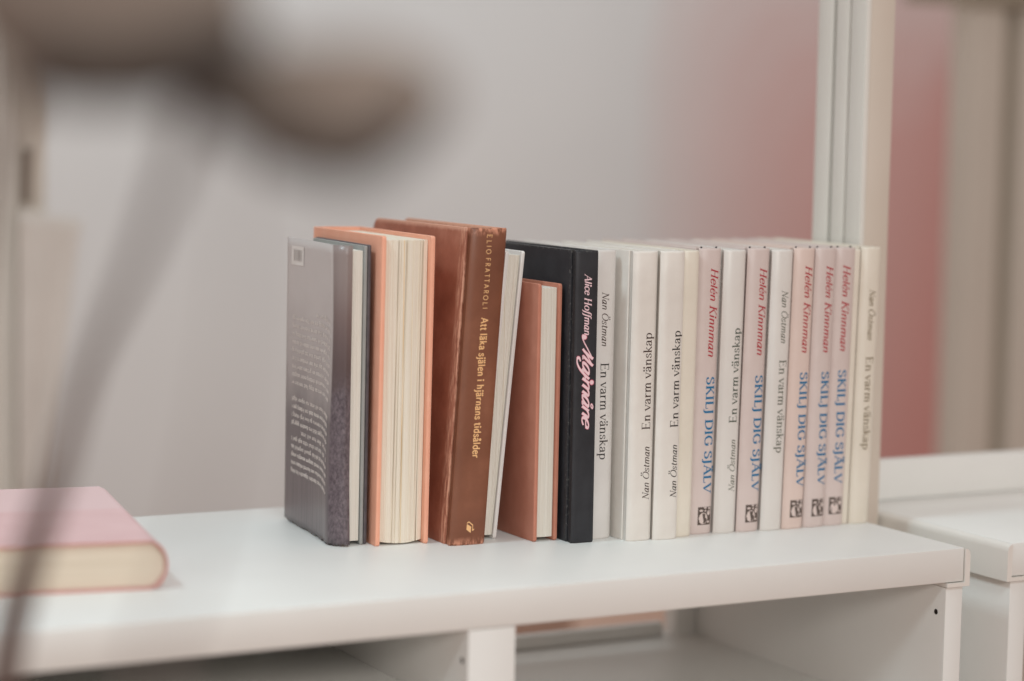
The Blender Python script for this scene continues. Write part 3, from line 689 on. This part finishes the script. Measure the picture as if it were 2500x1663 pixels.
for i, pts in enumerate(SHEETS_LOW):
    c = lerp3((220, 221, 222), (216, 176, 173), (i+1)/6)
    mt = mottled('pink_sheet_low', lin(*[v-2 for v in c]), lin(*[v+2 for v in c]), 2, 0.8, 0.2)
    panel('pink_sheet', [(pts[0][0], FZ)] + pts + [(pts[-1][0], FZ)], 3.9965-0.0035*i, 0.003, mt, 'blurred pink paper sheet overlapping others on the wall just left of the post', 'sheet', 'pink sheets overlapping on the wall')
for i, pts in enumerate(SHEETS_SLANT):
    c = lerp3((215, 178, 175), (211, 158, 153), (i+1)/4)
    mt = mottled('pink_sheet_slant', lin(*[v-2 for v in c]), lin(*[v+2 for v in c]), 2, 0.8, 0.2)
    panel('pink_sheet', [(pts[0][0], FZ)] + pts + [(pts[-1][0], FZ)], 3.975-0.0035*i, 0.003, mt, 'blurred deeper pink paper sheet with slanting edge, right of the post', 'sheet', 'slanting pink sheets right of the post')
root = empty('door_frame', (0.80, 0.95, FZ))
box('frame_board', (-0.024, 0, 0), (0.034, 0.04, 1.6), 'olive_frame', root, 0.003)
box('frame_gap', (0.0342, 0.012, 0), (0.060, 0.04, 1.6), 'olive_dark', root, 0.002)
box('frame_board', (0.0602, 0, 0), (0.30, 0.04, 1.6), 'olive_frame', root, 0.003)
box('header', (-0.132, -0.01, 0.4675-FZ), (0.30, -0.0005, 0.56-FZ), 'olive_dark', root, 0.003)
tag(root, 'blurred olive-cream upright boards at the right edge behind the shelf', 'frame')
root = empty('cream_stand', (-0.372, 1.20, FZ))
box('stand_board', (-0.060, 0, 0), (0.002, 0.03, 1.5), 'upright', root, 0.003)
box('stand_board', (0.0025, 0.004, 0), (0.038, 0.03, 1.5), 'olive_frame', root, 0.003)
box('bracket', (0.008, -0.004, 0.968), (0.019, 0.0035, 1.032), 'dark_metal', root, 0.001)
tag(root, 'narrow cream upright with dark bracket at the far left background', 'stand')
# white cloth hanging from the stand, folding as it falls
V, Fc = [], []; nu, nv = 26, 24
for j in range(nv+1):
    s = j/nv; z = 0.203 - 0.36*s; wd = 0.073 - 0.042*s**0.8
    for i in range(nu+1):
        u = i/nu; V.append((-0.371 + wd*u, 1.186 + 0.0022*math.sin(u*9+s*5)*(0.3+s) - 0.005*u*u, z - 0.010*u))
for j in range(nv):
    for i in range(nu): a = j*(nu+1)+i; Fc.append((a, a+1, a+nu+2, a+nu+1))
cl = mesh('white_cloth', V, Fc, 'cloth_white', None, True)
md = cl.modifiers.new('thickness', 'SOLIDIFY'); md.thickness = 0.0015
tag(cl, 'blurred white cloth hanging from the cream upright at far left', 'cloth')
tag(box('brown_box', (0.29, 1.20, FZ+0.0005), (0.365, 1.30, -0.30), 'brown_box', bev=0.003), 'orange-brown box glimpsed through the gap under the shelf top', 'box')

# ------------------------------------------------------------------ blurred thing in the foreground
root = empty('ornament', (-0.80, -0.16, FZ))
RO = Vector((-0.80, -0.16, FZ))
def tube(name, pts, radii, mat, sides=10):
    P = [Vector(p)-RO for p in pts]
    # smooth the centre line
    Q, Rr = [], []
    for i in range(len(P)-1):
        a, b2, c, d = P[max(0, i-1)], P[i], P[i+1], P[min(len(P)-1, i+2)]
        for j in range(5):
            s = j/5; Q.append(0.5*((2*b2)+(c-a)*s+(2*a-5*b2+4*c-d)*s*s+(3*b2-a-3*c+d)*s**3)); Rr.append(radii[i]+(radii[i+1]-radii[i])*s)
    Q.append(P[-1]); Rr.append(radii[-1])
    V, Fc = [], []
    for i, q in enumerate(Q):
        tdir = (Q[min(i+1, len(Q)-1)]-Q[max(i-1, 0)]).normalized(); a = tdir.orthogonal().normalized()
        a = (Vector((0.88, -0.47, 0)) - tdir*tdir.dot(Vector((0.88, -0.47, 0)))).normalized(); b2 = tdir.cross(a)
        for j in range(sides):
            an = 2*math.pi*j/sides; V.append(tuple(q + (a*math.cos(an)+b2*math.sin(an))*Rr[i]))
    for i in range(len(Q)-1):
        for j in range(sides):
            c = i*sides+j; d = i*sides+(j+1) % sides; Fc.append((c, d, d+sides, c+sides))
    Fc += [tuple(range(sides)), tuple(range(len(V)-sides, len(V)))]
    return mesh(name, V, Fc, mat, root, True)
ex, ez = Vector((0.88, -0.474, 0.0)), Vector((0.027, 0.09, 0.9956)); ey = Vector((0.474, 0.876, -0.092))
def lobe(centre, half_w, half_h, half_d, tilt, sag):
    """fleshy rounded lobe, flattened, its lower edge sagging"""
    V, Fc = [], []; n, m2 = 28, 14; c0 = Vector(centre)-RO; ca, sa = math.cos(tilt), math.sin(tilt)
    for j in range(m2+1):
        ph = math.pi*j/m2
        for i in range(n):
            th = 2*math.pi*i/n
            u = math.sin(ph)*math.cos(th); v = math.sin(ph)*math.sin(th); w = math.cos(ph)
            uu = u*half_w; vv = v*half_h - sag*(1-u*u)*(0.5 if v > 0 else 1.0)*half_h*0.5 + 0.04*half_h*math.sin(7*th)
            V.append(tuple(c0 + ex*(uu*ca - vv*sa) + ez*(uu*sa + vv*ca) + ey*(w*half_d)))
    for j in range(m2):
        for i in range(n):
            a = j*n+i; b2 = j*n+(i+1) % n; Fc.append((a, b2, b2+n, a+n))
    return mesh('lobe', V, Fc, 'lobe', root, True)
lobe((-0.8825, -0.6815, 0.3345), 0.0410, 0.0270, 0.012, 0.02, 0.35)
lobe((-0.8290, -0.7130, 0.3085), 0.0335, 0.0180, 0.011, 0.05, 0.6)
tube('rim', [(-0.9069, -0.6868, 0.3182), (-0.8960, -0.6955, 0.3135), (-0.8819, -0.7043, 0.3132), (-0.8702, -0.7103, 0.3156), (-0.8588, -0.7136, 0.3214), (-0.8530, -0.7137, 0.3292)], [0.006, 0.0075, 0.0072, 0.0090, 0.0080, 0.004], 'lobe_rim')  # dark tube standing in for the shade under the left lobe
tube('rim', [(-0.8670, -0.7108, 0.3168), (-0.8592, -0.7152, 0.3044), (-0.8469, -0.7227, 0.2960), (-0.8326, -0.7311, 0.2897), (-0.8204, -0.7359, 0.2960), (-0.8119, -0.7381, 0.3082)], [0.0095, 0.0075, 0.0058, 0.0062, 0.0046, 0.003], 'lobe_rim')  # second dark tube, underside shade of the right lobe put into colour
tube('stem', [(-0.860, -0.6953, 0.3151), (-0.8529, -0.6563, 0.2885), (-0.8347, -0.5671, 0.2528), (-0.8149, -0.4571, 0.2066), (-0.8245, -0.4460, 0.1636), (-0.8230, -0.3990, 0.1169), (-0.8220, -0.3640, 0.0677), (-0.820, -0.29, -0.08), (-0.80, -0.16, -0.35), (-0.80, -0.16, FZ+0.010)], [0.0050, 0.0030, 0.0028, 0.0032, 0.0048, 0.0064, 0.0070, 0.006, 0.006, 0.006], 'stem')
tube('stem', [(-0.8996, -0.6737, 0.3165), (-0.8992, -0.6523, 0.3053), (-0.896, -0.6103, 0.2871), (-0.8727, -0.4922, 0.2268), (-0.830, -0.3045, 0.1), (-0.808, -0.19, -0.04), (-0.803, -0.163, -0.35)], [0.0042, 0.0040, 0.0040, 0.004, 0.004, 0.004, 0.004], 'stem')
tube('stem', [(-0.8580, -0.7211, 0.2974), (-0.8691, -0.7432, 0.2481), (-0.8853, -0.7622, 0.2011), (-0.8985, -0.7696, 0.1708), (-0.9030, -0.7587, 0.1429), (-0.93, -0.62, 0.0), (-0.86, -0.40, -0.25), (-0.81, -0.18, -0.55)], [0.0012, 0.0006, 0.0013, 0.0018, 0.002, 0.002, 0.002, 0.002], 'stem')
V, Fc = [], []
for (r, z) in ((0.06, 0.0005), (0.06, 0.008), (0.055, 0.011), (0.0, 0.012)):
    for j in range(24): V.append((r*math.cos(2*math.pi*j/24), r*math.sin(2*math.pi*j/24), z))
for i in range(3):
    for j in range(24): Fc.append((i*24+j, i*24+(j+1) % 24, (i+1)*24+(j+1) % 24, (i+1)*24+j))
Fc.append(tuple(range(24)))
mesh('foot', V, Fc, 'lobe_rim', root, True)
tag(root, 'large out-of-focus brown form with rounded lobes on slanting stems, left foreground', 'ornament')
